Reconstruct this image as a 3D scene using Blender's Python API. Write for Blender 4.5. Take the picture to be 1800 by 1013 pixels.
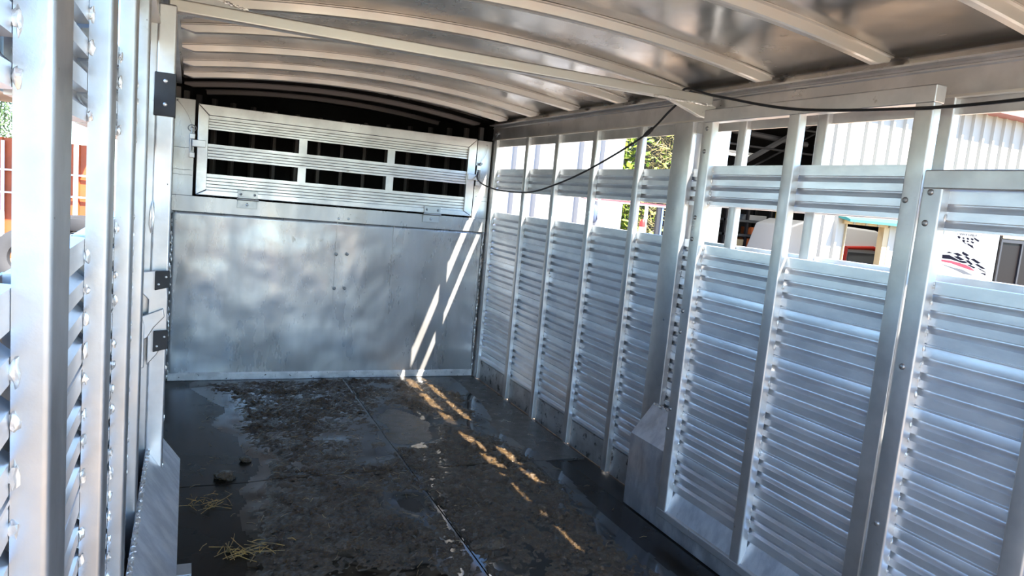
import bpy, bmesh, math, random
from mathutils import Vector, Matrix, noise, Euler
random.seed(7)
C = bpy.context.scene
for o in list(bpy.data.objects):
    bpy.data.objects.remove(o)
COL = C.collection

# ---------------------------------------------------------------- camera
cam_d = bpy.data.cameras.new('camera'); cam = bpy.data.objects.new('camera', cam_d); COL.objects.link(cam)
CAMP = Vector((0.0918, -4.7751, 1.3042))
RX, RR, RZ = math.radians(82.987), math.radians(5.334), math.radians(-24.654)
M = Matrix.Rotation(RZ, 4, 'Z') @ Matrix.Rotation(RX, 4, 'X') @ Matrix.Rotation(RR, 4, 'Z')
cam.matrix_world = Matrix.Translation(CAMP) @ M
cam_d.sensor_width = 36.0; cam_d.lens = 1262.27 / 1800 * 36.0
cam_d.clip_start = 0.01; cam_d.clip_end = 500
C.camera = cam
# ---------------------------------------------------------------- world, sun, exposure
SUN_DIR = Vector((-0.348, 0.67, -1.0)).normalized()
w = bpy.data.worlds.new('sky'); C.world = w; w.use_nodes = True
nt = w.node_tree; nt.nodes.clear()
out = nt.nodes.new('ShaderNodeOutputWorld'); bg = nt.nodes.new('ShaderNodeBackground'); sky = nt.nodes.new('ShaderNodeTexSky')
sky.sky_type = 'NISHITA'; sky.sun_disc = False; sky.sun_elevation = math.radians(53); sky.sun_rotation = math.radians(153)
sky.air_density = 1.0; sky.dust_density = 0.2; sky.ozone_density = 2.5
bg.inputs['Strength'].default_value = 0.74
tint = nt.nodes.new('ShaderNodeMix'); tint.data_type = 'RGBA'; tint.blend_type = 'MULTIPLY'; tint.inputs[0].default_value = 1; tint.inputs[7].default_value = (.80, .98, 1.14, 1)
nt.links.new(sky.outputs[0], tint.inputs[6]); nt.links.new(tint.outputs[2], bg.inputs[0]); nt.links.new(bg.outputs[0], out.inputs[0])
sd = bpy.data.lights.new('sun', 'SUN'); sun = bpy.data.objects.new('sun', sd); COL.objects.link(sun)
sd.energy = 34.0; sd.angle = math.radians(0.53); sd.color = (1.0, 0.93, 0.82)
sun.rotation_mode = 'QUATERNION'; sun.rotation_quaternion = SUN_DIR.to_track_quat('-Z', 'Y'); sun.location = (6, -10, 16)
C.view_settings.view_transform = 'Standard'; C.view_settings.look = 'None'
C.view_settings.gamma = 1.0; C.view_settings.use_curve_mapping = False
C.view_settings.exposure = -0.02

# ---------------------------------------------------------------- materials
def mat(name, base=(.8, .8, .8), metal=0.0, rough=.5, rvar=0.0, rscale=6.0, col2=None, cscale=4.0, cstretch=(1, 1, 1), clo=.4, chi=.6,
        bump=0.0, bscale=60.0, bdist=.002, dirt=None, dscale=9.0, dlo=.62, dhi=.7, emit=None, estr=0, spec=None, speck=None, spk_scale=40, spk_t=.72, bdetail=4):
    m = bpy.data.materials.new(name); m.use_nodes = True
    t = m.node_tree; N = t.nodes; Lk = t.links; b = N['Principled BSDF']
    b.inputs['Base Color'].default_value = (*base, 1); b.inputs['Metallic'].default_value = metal; b.inputs['Roughness'].default_value = rough
    if spec is not None: b.inputs['Specular IOR Level'].default_value = spec
    tc = N.new('ShaderNodeTexCoord')
    def nz(scale, stretch=(1, 1, 1), detail=4, r=.6, off=0):
        mp = N.new('ShaderNodeMapping'); mp.inputs['Scale'].default_value = stretch; mp.inputs['Location'].default_value = (off, off * .7, off * .3)
        Lk.new(tc.outputs['Object'], mp.inputs[0])
        n = N.new('ShaderNodeTexNoise'); n.inputs['Scale'].default_value = scale; n.inputs['Detail'].default_value = detail; n.inputs['Roughness'].default_value = r
        Lk.new(mp.outputs[0], n.inputs['Vector']); return n.outputs['Fac']
    def ramp(src, lo, hi, a=(0, 0, 0, 1), bb=(1, 1, 1, 1)):
        r = N.new('ShaderNodeValToRGB'); r.color_ramp.elements[0].position = lo; r.color_ramp.elements[1].position = hi
        r.color_ramp.elements[0].color = a; r.color_ramp.elements[1].color = bb; Lk.new(src, r.inputs[0]); return r.outputs[0]
    def mix(fac, a, bb):
        x = N.new('ShaderNodeMix'); x.data_type = 'RGBA'; Lk.new(fac, x.inputs[0])
        for i, v in ((6, a), (7, bb)):
            if isinstance(v, tuple): x.inputs[i].default_value = (*v[:3], 1)
            else: Lk.new(v, x.inputs[i])
        return x.outputs[2]
    col = base
    if col2: col = mix(ramp(nz(cscale, cstretch), clo, chi), base, col2)
    metal_src = None
    if dirt:
        f = ramp(nz(dscale, (1, 1, 1), 8, .7, 3.1), dlo, dhi); col = mix(f, col, dirt); metal_src = f
    if speck:
        f2 = ramp(nz(spk_scale, (1, 1, 1), 3, .6, 9.0), spk_t, spk_t + .03); col = mix(f2, col, speck)
    if not isinstance(col, tuple): Lk.new(col, b.inputs['Base Color'])
    if metal_src is not None and metal > 0:
        mm = N.new('ShaderNodeMapRange'); Lk.new(metal_src, mm.inputs[0]); mm.inputs[3].default_value = metal; mm.inputs[4].default_value = .1
        Lk.new(mm.outputs[0], b.inputs['Metallic'])
    if rvar:
        r = N.new('ShaderNodeMapRange'); Lk.new(nz(rscale, cstretch, 5, .65, 5.0), r.inputs[0])
        r.inputs[1].default_value = .3; r.inputs[2].default_value = .7; r.inputs[3].default_value = max(.03, rough - rvar); r.inputs[4].default_value = rough + rvar
        Lk.new(r.outputs[0], b.inputs['Roughness'])
    if bump:
        bp = N.new('ShaderNodeBump'); bp.inputs['Strength'].default_value = bump; bp.inputs['Distance'].default_value = bdist
        Lk.new(nz(bscale, (1, 1, 1), bdetail, .6, 1.0), bp.inputs['Height']); Lk.new(bp.outputs[0], b.inputs['Normal'])
    if emit:
        b.inputs['Emission Color'].default_value = (*emit, 1); b.inputs['Emission Strength'].default_value = estr
    return m

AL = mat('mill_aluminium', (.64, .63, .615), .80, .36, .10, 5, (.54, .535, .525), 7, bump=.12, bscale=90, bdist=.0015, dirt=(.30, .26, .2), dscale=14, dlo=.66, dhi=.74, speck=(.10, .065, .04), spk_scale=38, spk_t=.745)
ALS = mat('slat_aluminium', (.86, .885, .91), .77, .34, .06, 4, (.72, .75, .79), 5, (1, 1, 3), bump=.025, bscale=70, bdist=.001, dirt=(.34, .32, .28), dscale=16, dlo=.72, dhi=.84)
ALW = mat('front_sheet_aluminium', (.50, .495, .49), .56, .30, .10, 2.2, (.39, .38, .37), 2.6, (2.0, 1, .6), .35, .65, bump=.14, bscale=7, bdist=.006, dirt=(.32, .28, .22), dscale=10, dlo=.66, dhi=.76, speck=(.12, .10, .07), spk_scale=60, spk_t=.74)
ALC = mat('roof_aluminium', (.54, .51, .47), .94, .24, .10, 3, (.38, .36, .33), 2.5, (1, .6, 1), .35, .65, bump=.2, bscale=5, bdist=.004, speck=(.10, .07, .05), spk_scale=55, spk_t=.745)
ALB = mat('bow_aluminium', (.69, .67, .61), .7, .42, .08, 5, (.70, .66, .59), 8, bump=.08, bscale=60, speck=(.2, .13, .08), spk_scale=70, spk_t=.74)
ALG = mat('wheel_box_aluminium', (.78, .80, .83), .85, .42, .14, 12, (.58, .60, .64), 16, (1, 1, .5), bump=.1, bscale=40, dirt=(.25, .22, .18), dscale=12, dlo=.66, dhi=.74)
KICK = mat('dirty_kick_plate', (.62, .62, .61), .8, .42, .1, 6, (.45, .44, .43), 8, dirt=(.06, .05, .04), dscale=18, dlo=.56, dhi=.62, bump=.1)
KICKL = mat('splashed_flange', (.72, .71, .69), .3, .5, .1, 6, (.55, .54, .52), 12, dirt=(.05, .04, .03), dscale=30, dlo=.60, dhi=.64)
WELD = mat('weld_bead', (.78, .76, .72), .75, .38, bump=.3, bscale=200, bdist=.002)
STEEL = mat('zinc_steel', (.40, .40, .40), .9, .35, .1, 20)
HNG = mat('worn_hinge', (.42, .42, .41), .85, .4, .1, 20)
ALL = mat('dimmed_aluminium', (.50, .50, .495), .80, .38, .10, 5, (.42, .42, .415), 7, bump=.15, bscale=90, bdist=.0015, dirt=(.26, .22, .17), dscale=14, dlo=.64, dhi=.74, speck=(.10, .065, .04), spk_scale=38, spk_t=.735)  # darker copy of AL for left posts, tones down the sky light by colour
BOLT = mat('dark_bolt', (.35, .34, .33), .85, .4)
RUB = mat('black_rubber', (.018, .018, .019), 0, .55, .1, 20, bump=.15, bscale=80)
CABLE = mat('cable_black', (.012, .012, .013), 0, .4)
DARK = mat('nose_shade_black', (.010, .009, .008), .1, .6, .1, 10, (.016, .015, .014), 5, spec=.1)  # aluminium nose skin and roof coloured black to carry the shade in there
RIBM = mat('nose_shaded_grey', (.16, .14, .13), .5, .5)  # darkened aluminium for nose ribs and bows, shade put into the colour
MATR = mat('wet_rubber_mat', (.018, .013, .009), 0, .24, .10, 3.5, (.024, .018, .012), 2.5, clo=.35, chi=.7, bump=.12, bscale=160, bdist=.001, spec=.14)
MATR2 = mat('wet_glare_rubber_mat', (.052, .048, .042), 0, .34, .14, 12, (.026, .023, .019), 5, clo=.35, chi=.7, bump=.7, bscale=120, bdist=.005, spec=1.0)  # paler than the other mats: reflected glare put into the base colour
STRAW = mat('straw', (.52, .29, .07), 0, .5, 0, 5, (.22, .15, .07), 30)
DECK = mat('deck_dark', (.02, .018, .016), 0, .5)

def mud_mat():
    m = mat('wet_manure', (.048, .029, .012), 0, .20, .11, 14, (.105, .062, .022), 45, clo=.35, chi=.75, spec=.8)
    t = m.node_tree; N = t.nodes; Lk = t.links; b = N['Principled BSDF']; tc = [n for n in N if n.type == 'TEX_COORD'][0]
    n1 = N.new('ShaderNodeTexNoise'); n1.inputs['Scale'].default_value = 95; n1.inputs['Detail'].default_value = 5; n1.inputs['Roughness'].default_value = .62; n1.inputs['Distortion'].default_value = .6
    v = N.new('ShaderNodeTexVoronoi'); v.inputs['Scale'].default_value = 42; v.feature = 'SMOOTH_F1'
    for n in (n1, v): Lk.new(tc.outputs['Object'], n.inputs['Vector'])
    ad = N.new('ShaderNodeMath'); ad.operation = 'MULTIPLY_ADD'; Lk.new(v.outputs['Distance'], ad.inputs[0]); ad.inputs[1].default_value = -.5; Lk.new(n1.outputs[0], ad.inputs[2])
    bp = N.new('ShaderNodeBump'); bp.inputs['Strength'].default_value = .95; bp.inputs['Distance'].default_value = .012
    Lk.new(ad.outputs[0], bp.inputs['Height']); Lk.new(bp.outputs[0], b.inputs['Normal'])
    return m
MUD = mud_mat()
# outdoors
GROUND = mat('gravel', (.235, .155, .095), 0, .9, 0, 5, (.16, .115, .08), .8, bump=.4, bscale=12, bdist=.02)
SIDE = mat('cream_siding', (.37, .355, .31), 0, .55, .05, 2)
SIDW = mat('white_siding', (.34, .335, .335), 0, .5, .05, 2)
TRIM = mat('maroon_trim', (.30, .13, .12), 0, .5)
TAN = mat('tan_frame', (.50, .40, .24), 0, .55, 0, 5, (.38, .28, .16), 3, (1, 1, .2))
TEAL = mat('teal_awning', (.03, .21, .20), 0, .7)
DARKIN = mat('shop_interior', (.045, .045, .05), 0, .8)
DARKST = mat('dark_steel', (.03, .03, .035), .3, .5)
WHITE = mat('white_paint', (.75, .76, .78), 0, .35)
BANNER = mat('banner_vinyl', (.24, .25, .26), 0, .5)
INK = mat('black_ink', (.006, .006, .010), 0, .9, spec=.0)
INKR = mat('red_ink', (.16, .035, .05), 0, .9, spec=.0)
INKG = mat('grey_ink', (.07, .075, .085), 0, .9, spec=.0)
GLASSD = mat('dark_glass', (.010, .008, .008), 0, .4, spec=.1)
ORANGE = mat('orange_container', (.42, .085, .02), 0, .5, 0, 5, (.34, .07, .02), 2)
RED = mat('red_paint', (.45, .03, .02), 0, .35)
YEL = mat('yellow_paint', (.65, .42, .02), 0, .5)
CRATE = mat('orange_crate', (.55, .14, .04), 0, .6)
LAMP = mat('lamp_tube', (.9, .9, .85), 0, .5, emit=(1, .95, .8), estr=3)
TYRE = mat('tyre_rubber', (.03, .03, .032), 0, .75, bump=.3, bscale=50)
LEAFG = mat('leaf_green', (.10, .20, .02), 0, .6, 0, 5, (.30, .34, .04), 9)
LEAFB = mat('twig_brown', (.36, .26, .13), 0, .8, 0, 5, (.22, .20, .06), 7)
PINE = mat('pine_green', (.05, .09, .03), 0, .7)
TIN = mat('canopy_metal', (.6, .56, .5), .3, .5)  # canopy roof metal, one even pale colour
BLUE = mat('blue_tarp', (.03, .30, .55), 0, .4)

# ---------------------------------------------------------------- helpers
def link(name, me, m, parent=None):
    o = bpy.data.objects.new(name, me); COL.objects.link(o)
    if m: me.materials.append(m)
    if parent: o.parent = parent
    return o
def obj(name, bm, m, parent=None, bevel=0, smooth=False, seg=2):
    me = bpy.data.meshes.new(name); bmesh.ops.recalc_face_normals(bm, faces=bm.faces); bm.to_mesh(me); bm.free()
    if smooth or bevel:
        for p in me.polygons: p.use_smooth = True
    o = link(name, me, m, parent)
    if bevel:
        b = o.modifiers.new('bevel', 'BEVEL'); b.width = bevel; b.segments = seg; b.limit_method = 'ANGLE'; b.angle_limit = math.radians(40); b.harden_normals = True
    elif smooth:
        try: me.set_sharp_from_angle(angle=math.radians(38))
        except Exception: pass
    return o
def tag(o, label=None, cat=None, group=None, kind=None):
    if label: o['label'] = label
    if cat: o['category'] = cat
    if group: o['group'] = group
    if kind: o['kind'] = kind
    return o
def empty(name, loc=(0, 0, 0)):
    o = bpy.data.objects.new(name, None); COL.objects.link(o); o.location = loc; o.empty_display_size = .1
    return o
class Root:
    """children meshes are built in world coordinates, then re-based on the empty"""
def adopt(o, root):
    if o.name.startswith(('weld_bead', 'corner_weld')): o['kind'] = 'stuff'
    o.parent = root; o.matrix_parent_inverse = Matrix.Translation(-root.location)
    return o
def B(): return bmesh.new()
def box(bm, x0, x1, y0, y1, z0, z1):
    vs = [bm.verts.new((x, y, z)) for x in (x0, x1) for y in (y0, y1) for z in (z0, z1)]
    for f in ((0, 1, 3, 2), (4, 6, 7, 5), (0, 4, 5, 1), (2, 3, 7, 6), (0, 2, 6, 4), (1, 5, 7, 3)):
        bm.faces.new([vs[i] for i in f])
    return vs
def prism(bm, pts, a0, a1, axis):
    """extrude 2-D polygon. axis 'z': pts=(x,y); 'y': pts=(x,z); 'x': pts=(y,z)"""
    def P(p, a):
        return {'z': (p[0], p[1], a), 'y': (p[0], a, p[1]), 'x': (a, p[0], p[1])}[axis]
    A = [bm.verts.new(P(p, a0)) for p in pts]; Bv = [bm.verts.new(P(p, a1)) for p in pts]
    n = len(pts)
    for i in range(n): bm.faces.new((A[i], A[(i + 1) % n], Bv[(i + 1) % n], Bv[i]))
    bm.faces.new(A); bm.faces.new(list(reversed(Bv)))
def tube(bm, pts, r, n=8, closed=False):
    pts = [Vector(p) for p in pts]; rings = []; prev = None
    m = len(pts)
    for i, p in enumerate(pts):
        if closed: d = pts[(i + 1) % m] - pts[i - 1]
        else: d = pts[min(i + 1, m - 1)] - pts[max(i - 1, 0)]
        d.normalize()
        u = d.orthogonal().normalized() if prev is None else (prev - d * prev.dot(d)).normalized()
        prev = u; v = d.cross(u)
        rr = r[i] if isinstance(r, (list, tuple)) else r
        rings.append([bm.verts.new(p + (u * math.cos(a) + v * math.sin(a)) * rr) for a in [2 * math.pi * k / n for k in range(n)]])
    for i in range(m if closed else m - 1):
        a, b = rings[i], rings[(i + 1) % m]
        for k in range(n): bm.faces.new((a[k], a[(k + 1) % n], b[(k + 1) % n], b[k]))
    if not closed:
        bm.faces.new(rings[0]); bm.faces.new(list(reversed(rings[-1])))
def cyl(bm, p0, p1, r, n=12): tube(bm, [p0, p1], r, n)
def dome(bm, c, d, r, h, n=10):
    """carriage-bolt head / rivet pointing along d"""
    c = Vector(c); d = Vector(d).normalized(); u = d.orthogonal().normalized(); v = d.cross(u); rings = []
    for f, g in ((1, 0), (1, .25), (.85, .6), (.5, .9)):
        rings.append([bm.verts.new(c + (u * math.cos(a) + v * math.sin(a)) * r * f + d * h * g) for a in [2 * math.pi * k / n for k in range(n)]])
    for a, b in zip(rings, rings[1:]):
        for k in range(n): bm.faces.new((a[k], a[(k + 1) % n], b[(k + 1) % n], b[k]))
    bm.faces.new(list(reversed(rings[0]))); bm.faces.new(rings[-1])
def blob(bm, c, s):
    """irregular weld blob"""
    r = bmesh.ops.create_icosphere(bm, subdivisions=2, radius=1)
    ph = random.random() * 50
    for v in r['verts']:
        k = 1 + .8 * noise.noise(v.co * 1.9 + Vector((ph, 0, 0)))
        v.co = Vector((c[0] + v.co.x * s[0] * k, c[1] + v.co.y * s[1] * k, c[2] + v.co.z * s[2] * k))

UNIT = .0417
def slat_pts(z0, z1, X, s):
    """inner surface profile (x,z) from top z1 down to z0; s=+1 : recess goes to +x"""
    pts = [(X + .012 * s, z1), (X, z1 - .001)]
    k = 1; z = z1
    while True:
        zc = z1 - k * UNIT
        if zc < z0 + .014: break
        if k % 4 == 0:     # seam between two interlocked slats
            pts += [(X, zc + .004), (X + .004 * s, zc + .0035), (X + .004 * s, zc + .0005), (X - .0006 * s, zc), (X - .0006 * s, zc - .004), (X + .001 * s, zc - .0055), (X, zc - .008)]
        else:
            pts += [(X, zc + .0085), (X + .0135 * s, zc + .0075), (X + .0142 * s, zc + .005), (X + .0125 * s, zc + .000), (X + .009 * s, zc - .005), (X + .004 * s, zc - .0095), (X, zc - .012)]
        k += 1
    pts += [(X, z0 + .001), (X + .012 * s, z0)]
    return pts
def slat_panel(bm, X, s, y0, y1, z0, z1, t=.019):
    pts = slat_pts(z0, z1, X, s)
    poly = pts + [(X + t * s, z0), (X + t * s, z1)]
    # thin, convex-safe strips: front skin + back skin
    n = len(pts)
    A = [bm.verts.new((p[0], y0, p[1])) for p in pts]; D = [bm.verts.new((p[0], y1, p[1])) for p in pts]
    a = [bm.verts.new((X + t * s, y0, p[1])) for p in pts]; d = [bm.verts.new((X + t * s, y1, p[1])) for p in pts]
    for i in range(n - 1):
        bm.faces.new((A[i], A[i + 1], D[i + 1], D[i])); bm.faces.new((a[i], d[i], d[i + 1], a[i + 1]))
        bm.faces.new((A[i], a[i], a[i + 1], A[i + 1])); bm.faces.new((D[i], D[i + 1], d[i + 1], d[i]))
    bm.faces.new((A[0], D[0], d[0], a[0])); bm.faces.new((A[-1], a[-1], d[-1], D[-1]))
def channel(bm, X, s, y0, y1, z0, z1, d=.03, t=.003, r=.006):
    """open-backed upright; face plane x=X, webs go to X+s*d. y0<y1"""
    def prof(o):
        rr = max(r - o, .001); P = [(X + s * d, y0 + o)]
        for k in range(4):
            a = math.pi / 2 * k / 3; P.append((X + s * (o + rr - rr * math.sin(a)), y0 + o + rr - rr * math.cos(a)))
        for k in range(4):
            a = math.pi / 2 * (1 - k / 3); P.append((X + s * (o + rr - rr * math.sin(a)), y1 - o - rr + rr * math.cos(a)))
        P.append((X + s * d, y1 - o)); return P
    a, b = prof(0), prof(t); n = len(a)
    va = [[bm.verts.new((*p, z)) for p in a] for z in (z0, z1)]; vb = [[bm.verts.new((*p, z)) for p in b] for z in (z0, z1)]
    for i in range(n - 1):
        bm.faces.new((va[0][i], va[0][i + 1], va[1][i + 1], va[1][i])); bm.faces.new((vb[0][i], vb[1][i], vb[1][i + 1], vb[0][i + 1]))
        for q in (0, 1): bm.faces.new((va[q][i], va[q][i + 1], vb[q][i + 1], vb[q][i]))
    for i in (0, n - 1): bm.faces.new((va[0][i], va[1][i], vb[1][i], vb[0][i]))
def post(name, X, s, y0, y1, z0, z1, parent, d=.0265, beads=True, m=None, pitch=UNIT * 2, near=True, bs=1.0):
    bm = B(); channel(bm, X, s, y0, y1, z0, z1, d)
    o = obj(name, bm, m or AL, None, smooth=True); adopt(o, parent)
    if beads:
        bm = B()
        zs = [1.505 - (k + .5) * UNIT for k in range(4)] + [1.205 - (k + .5) * UNIT for k in range(25)]
        for q, z in enumerate(zs):
            if not (z0 + .1 < z < z1 - .06) or random.random() < (.12 if pitch == UNIT else .6): continue
            blob(bm, (X + s * (d - .003), y0 - .0005, z + random.uniform(-.004, .004)), (.0035 * bs, .0035 * bs, random.uniform(.006, .011) * bs))
        if len(bm.verts): adopt(obj('weld_bead', bm, WELD, None, smooth=True), parent)
        else: bm.free()
    return o

W = 2.03
ZR = 1.80
WIN = ((1.205, 1.35), (1.505, 1.655))
# ================================================================ SETTING : trailer shell
def side_wall(name, X, s, posts, wide, yend, extra_kick=True):
    root = empty(name, (X, -2.4, 0)); tag(root, kind='structure')
    allp = sorted(posts, key=lambda q: -q[0])
    for (ya, yb) in allp:
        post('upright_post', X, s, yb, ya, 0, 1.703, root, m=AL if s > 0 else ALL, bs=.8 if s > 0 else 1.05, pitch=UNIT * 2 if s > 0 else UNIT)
    XS = X + s * .027
    for (ya, yb) in allp:  # unseen plates added to stop sun leaking through the open post backs
        xa, xb = sorted((X + s * .0475, X + s * .0505))
        for za, zb in ((-.045, WIN[0][0] - .002), (WIN[0][1] + .002, WIN[1][0] - .002)):
            bm = B(); box(bm, xa, xb, yb - .004, ya + .004, za, zb); adopt(obj('added_back_plate', bm, AL), root)
    for i in range(len(allp) - 1):
        y1 = allp[i][1]; y0 = allp[i + 1][0]
        hi, lo = y1 + .018, y0 - .018
        for nm, z0, z1 in (('slat_panel', .13, WIN[0][0]), ('slat_rail', WIN[0][1], WIN[1][0])):
            bm = B(); slat_panel(bm, XS, s, lo, hi, z0, z1); adopt(obj(nm, bm, ALS, None, smooth=True), root)
        bm = B(); box(bm, min(XS, XS + s * .01) , max(XS, XS + s * .01), y0, y1, -.01, .135); adopt(obj('kick_plate', bm, KICK), root)
        bm = B(); box(bm, min(XS - s * .004, XS + s * .008), max(XS - s * .004, XS + s * .008), y0, y1, WIN[1][1], 1.71)
        adopt(obj('window_header', bm, AL), root)
    # roof rail
    bm = B()
    pts = [(X, 1.703), (X, 1.778), (X - s * .006, 1.782), (X - s * .006, 1.787), (X, 1.79), (X, 1.797), (X - s * .035, 1.797), (X - s * .035, 1.803), (X + s * .03, 1.803), (X + s * .03, 1.703)]
    prism(bm, pts, yend, 0, 'y'); adopt(obj('roof_rail', bm, AL), root)
    bm = B(); prism(bm, [(X - s * .005, 1.700), (X - s * .005, 1.707), (X + s * .02, 1.707), (X + s * .02, 1.700)], yend, 0, 'y'); adopt(obj('rail_lip', bm, ALB), root)
    bm = B(); box(bm, min(X, X + s * .03), max(X, X + s * .03), yend, 0, 1.803, 1.86); adopt(obj('roof_edge', bm, ALC), root)
    return root
YEND = -4.95
Rp = [(0, -.075), (-.553, -.598), (-.964, -1.009), (-1.398, -1.443), (-1.818, -1.863), (-2.105, -2.235), (-2.517, -2.56), (-2.905, -2.95), (-3.345, -3.39), (-3.76, -3.805), (-4.17, -4.215), (-4.59, -4.635), (-4.9, YEND)]
wr = side_wall('wall_right', W, 1, Rp, None, YEND)
Lp = [(0, -.06), (-.553, -.598), (-.964, -1.009), (-1.398, -1.443), (-1.818, -1.863), (-2.12, -2.17), (-2.40, -2.45), (-2.84, -2.89), (-3.25, -3.31), (-3.655, -3.72), (-4.05, -4.14), (-4.50, -4.56), (-4.9, YEND)]
wl = side_wall('wall_left', 0.0, -1, Lp, None, YEND)
# outer deep post behind the wide post, in full sun
bm = B(); box(bm, 2.065, 2.215, -2.262, -2.20, -.1, 1.70); box(bm, 2.10, 2.108, -2.268, -2.262, 1.22, 1.66); adopt(obj('outer_post', bm, AL, bevel=.004), wr)

# front partition
wf = empty('wall_front', (1.0, 0, 0)); tag(wf, kind='structure')
bm = B()
nx, nz_ = 70, 36   # gently dented sheet
gv = [[bm.verts.new((.0 + 2.03 * i / nx, -.0 + .004 * noise.noise(Vector((i * .13, j * .16, 2))) + .002 * noise.noise(Vector((i * .5, j * .4, 7))), 1.06 * j / nz_)) for j in range(nz_ + 1)] for i in range(nx + 1)]
for i in range(nx):
    for j in range(nz_): bm.faces.new((gv[i][j], gv[i + 1][j], gv[i + 1][j + 1], gv[i][j + 1]))
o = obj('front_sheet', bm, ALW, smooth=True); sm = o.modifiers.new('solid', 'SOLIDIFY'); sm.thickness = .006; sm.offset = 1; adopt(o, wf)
bm = B(); box(bm, .0, 2.024, -.012, .006, 1.052, 1.148); adopt(obj('hinge_beam', bm, ALW, bevel=.002), wf)
bm = B()
for x0, x1 in ((.18, .30), (.46, .55), (.75, .82), (1.02, 1.11), (1.27, 1.34), (1.52, 1.57), (1.76, 1.80)):
    tube(bm, [(x0 + (x1 - x0) * k / 6, -.0125 - .002 * math.sin(k * 1.3), 1.051) for k in range(7)], .0035, 6)
adopt(obj('weld_bead', bm, BOLT, smooth=True), wf)
bm = B(); box(bm, .0, .112, -.012, .004, 1.148, 1.715); adopt(obj('left_side_plate', bm, ALW, bevel=.002), wf)
bm = B(); box(bm, 1.915, 2.022, -.012, .004, 1.148, 1.69); adopt(obj('right_side_plate', bm, ALW, bevel=.002), wf)
for x0, x1 in ((.0, .104), (1.93, 2.02)):
    for zz in (1.43, 1.30, 1.27):
        bm = B(); tube(bm, [(x0 + (x1 - x0) * k / 5, -.0125, zz + .002 * math.sin(k * 2)) for k in range(6)], .0012, 5); adopt(obj('scratch_line', bm, BOLT), wf)
bm = B()
for xx in (.006, 2.016):
    z = .03
    while z < 1.12:
        if random.random() < .75: blob(bm, (xx + random.uniform(-.003, .003), -.006, z), (.005, .005, random.uniform(.010, .02)))
        z += .026
adopt(obj('corner_weld', bm, WELD, smooth=True), wf)
for x, z in ((.990, .839), (1.060, .843), (.990, .612), (1.058, .615)):
    bm = B(); cyl(bm, (x, -.002, z), (x, -.010, z), .013, 6); dome(bm, (x, -.010, z), (0, -1, 0), .009, .006)
    adopt(obj('bolt', bm, BOLT, smooth=True), wf)
for x, z in ((.991, 1.075), (1.054, 1.077)):
    bm = B(); dome(bm, (x, -.012, z), (0, -1, 0), .008, .004); adopt(obj('rivet', bm, AL, smooth=True), wf)
bm = B(); box(bm, 1.362, 1.366, -.004, -.001, .62, 1.05); box(bm, .985, .988, -.004, -.001, .5, 1.05); adopt(obj('sheet_seam', bm, ALW), wf)
for sx, x in ((1, .100), (-1, 1.926)):   # latch lugs on the side plates
    bm = B()
    for zz in (1.50, 1.39): box(bm, x - .014, x + .016, -.04, -.010, zz - .016, zz + .016)
    box(bm, x - .014, x - .006, -.036, -.010, 1.40, 1.50)
    adopt(obj('latch_lug', bm, AL, bevel=.003), wf)

bm = B(); prism(bm, [(-.001, .002), (-.007, .002), (-.005, .040), (-.001, .050)], .01, 2.02, 'x'); adopt(obj('bottom_flange', bm, KICKL), wf)
# nose compartment behind the partition
wn = empty('wall_nose', (1.0, 1.1, 0)); tag(wn, kind='structure')
NA = 36
arc = [(1.015 + 1.045 * math.cos(math.pi * k / NA), .012 + 1.15 * math.sin(math.pi * k / NA)) for k in range(NA + 1)]
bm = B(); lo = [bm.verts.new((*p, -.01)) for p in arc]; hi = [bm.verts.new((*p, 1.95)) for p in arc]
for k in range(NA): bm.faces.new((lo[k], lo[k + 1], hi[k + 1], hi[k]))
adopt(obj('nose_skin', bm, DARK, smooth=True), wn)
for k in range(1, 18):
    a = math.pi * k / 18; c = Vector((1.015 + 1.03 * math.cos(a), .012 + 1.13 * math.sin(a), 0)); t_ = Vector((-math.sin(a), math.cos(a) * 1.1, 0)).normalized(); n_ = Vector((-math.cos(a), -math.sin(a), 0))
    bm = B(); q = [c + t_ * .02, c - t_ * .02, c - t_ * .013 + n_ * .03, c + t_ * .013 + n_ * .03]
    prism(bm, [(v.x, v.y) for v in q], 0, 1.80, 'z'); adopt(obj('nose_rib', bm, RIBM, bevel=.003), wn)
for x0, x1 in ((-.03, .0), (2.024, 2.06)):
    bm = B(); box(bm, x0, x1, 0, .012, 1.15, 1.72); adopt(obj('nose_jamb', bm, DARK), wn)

# ceiling
XC = 1.015
def zbow(x, lift=0): return 1.800 + .077 * (1 - ((x - XC) / .965) ** 2) + lift
ceil = empty('ceiling', (XC, -2, 1.85)); tag(ceil, kind='structure')
bm = B(); NX = 48; ys = [YEND + (.02 - YEND) * k / 60 for k in range(61)]
g = []
for i in range(NX + 1):
    x = -.03 + 2.09 * i / NX; col = []
    for j, y in enumerate(ys):
        col.append(bm.verts.new((x, y, zbow(x, .036) + .0015 * noise.noise(Vector((x * 4, y * 5, 0))))))
    g.append(col)
for i in range(NX):
    for j in range(60): bm.faces.new((g[i][j], g[i][j + 1], g[i + 1][j + 1], g[i + 1][j]))
o = obj('roof_sheet', bm, ALC, smooth=True); sm = o.modifiers.new('s', 'SOLIDIFY'); sm.thickness = .003; sm.offset = 0; adopt(o, ceil)
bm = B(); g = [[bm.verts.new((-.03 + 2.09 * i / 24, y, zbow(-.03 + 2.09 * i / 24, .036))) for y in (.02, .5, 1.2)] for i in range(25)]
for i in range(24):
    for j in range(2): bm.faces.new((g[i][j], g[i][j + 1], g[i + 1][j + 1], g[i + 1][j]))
adopt(obj('nose_roof', bm, DARK, smooth=True), ceil)  # same roof past the partition, its shade painted as black
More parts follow.
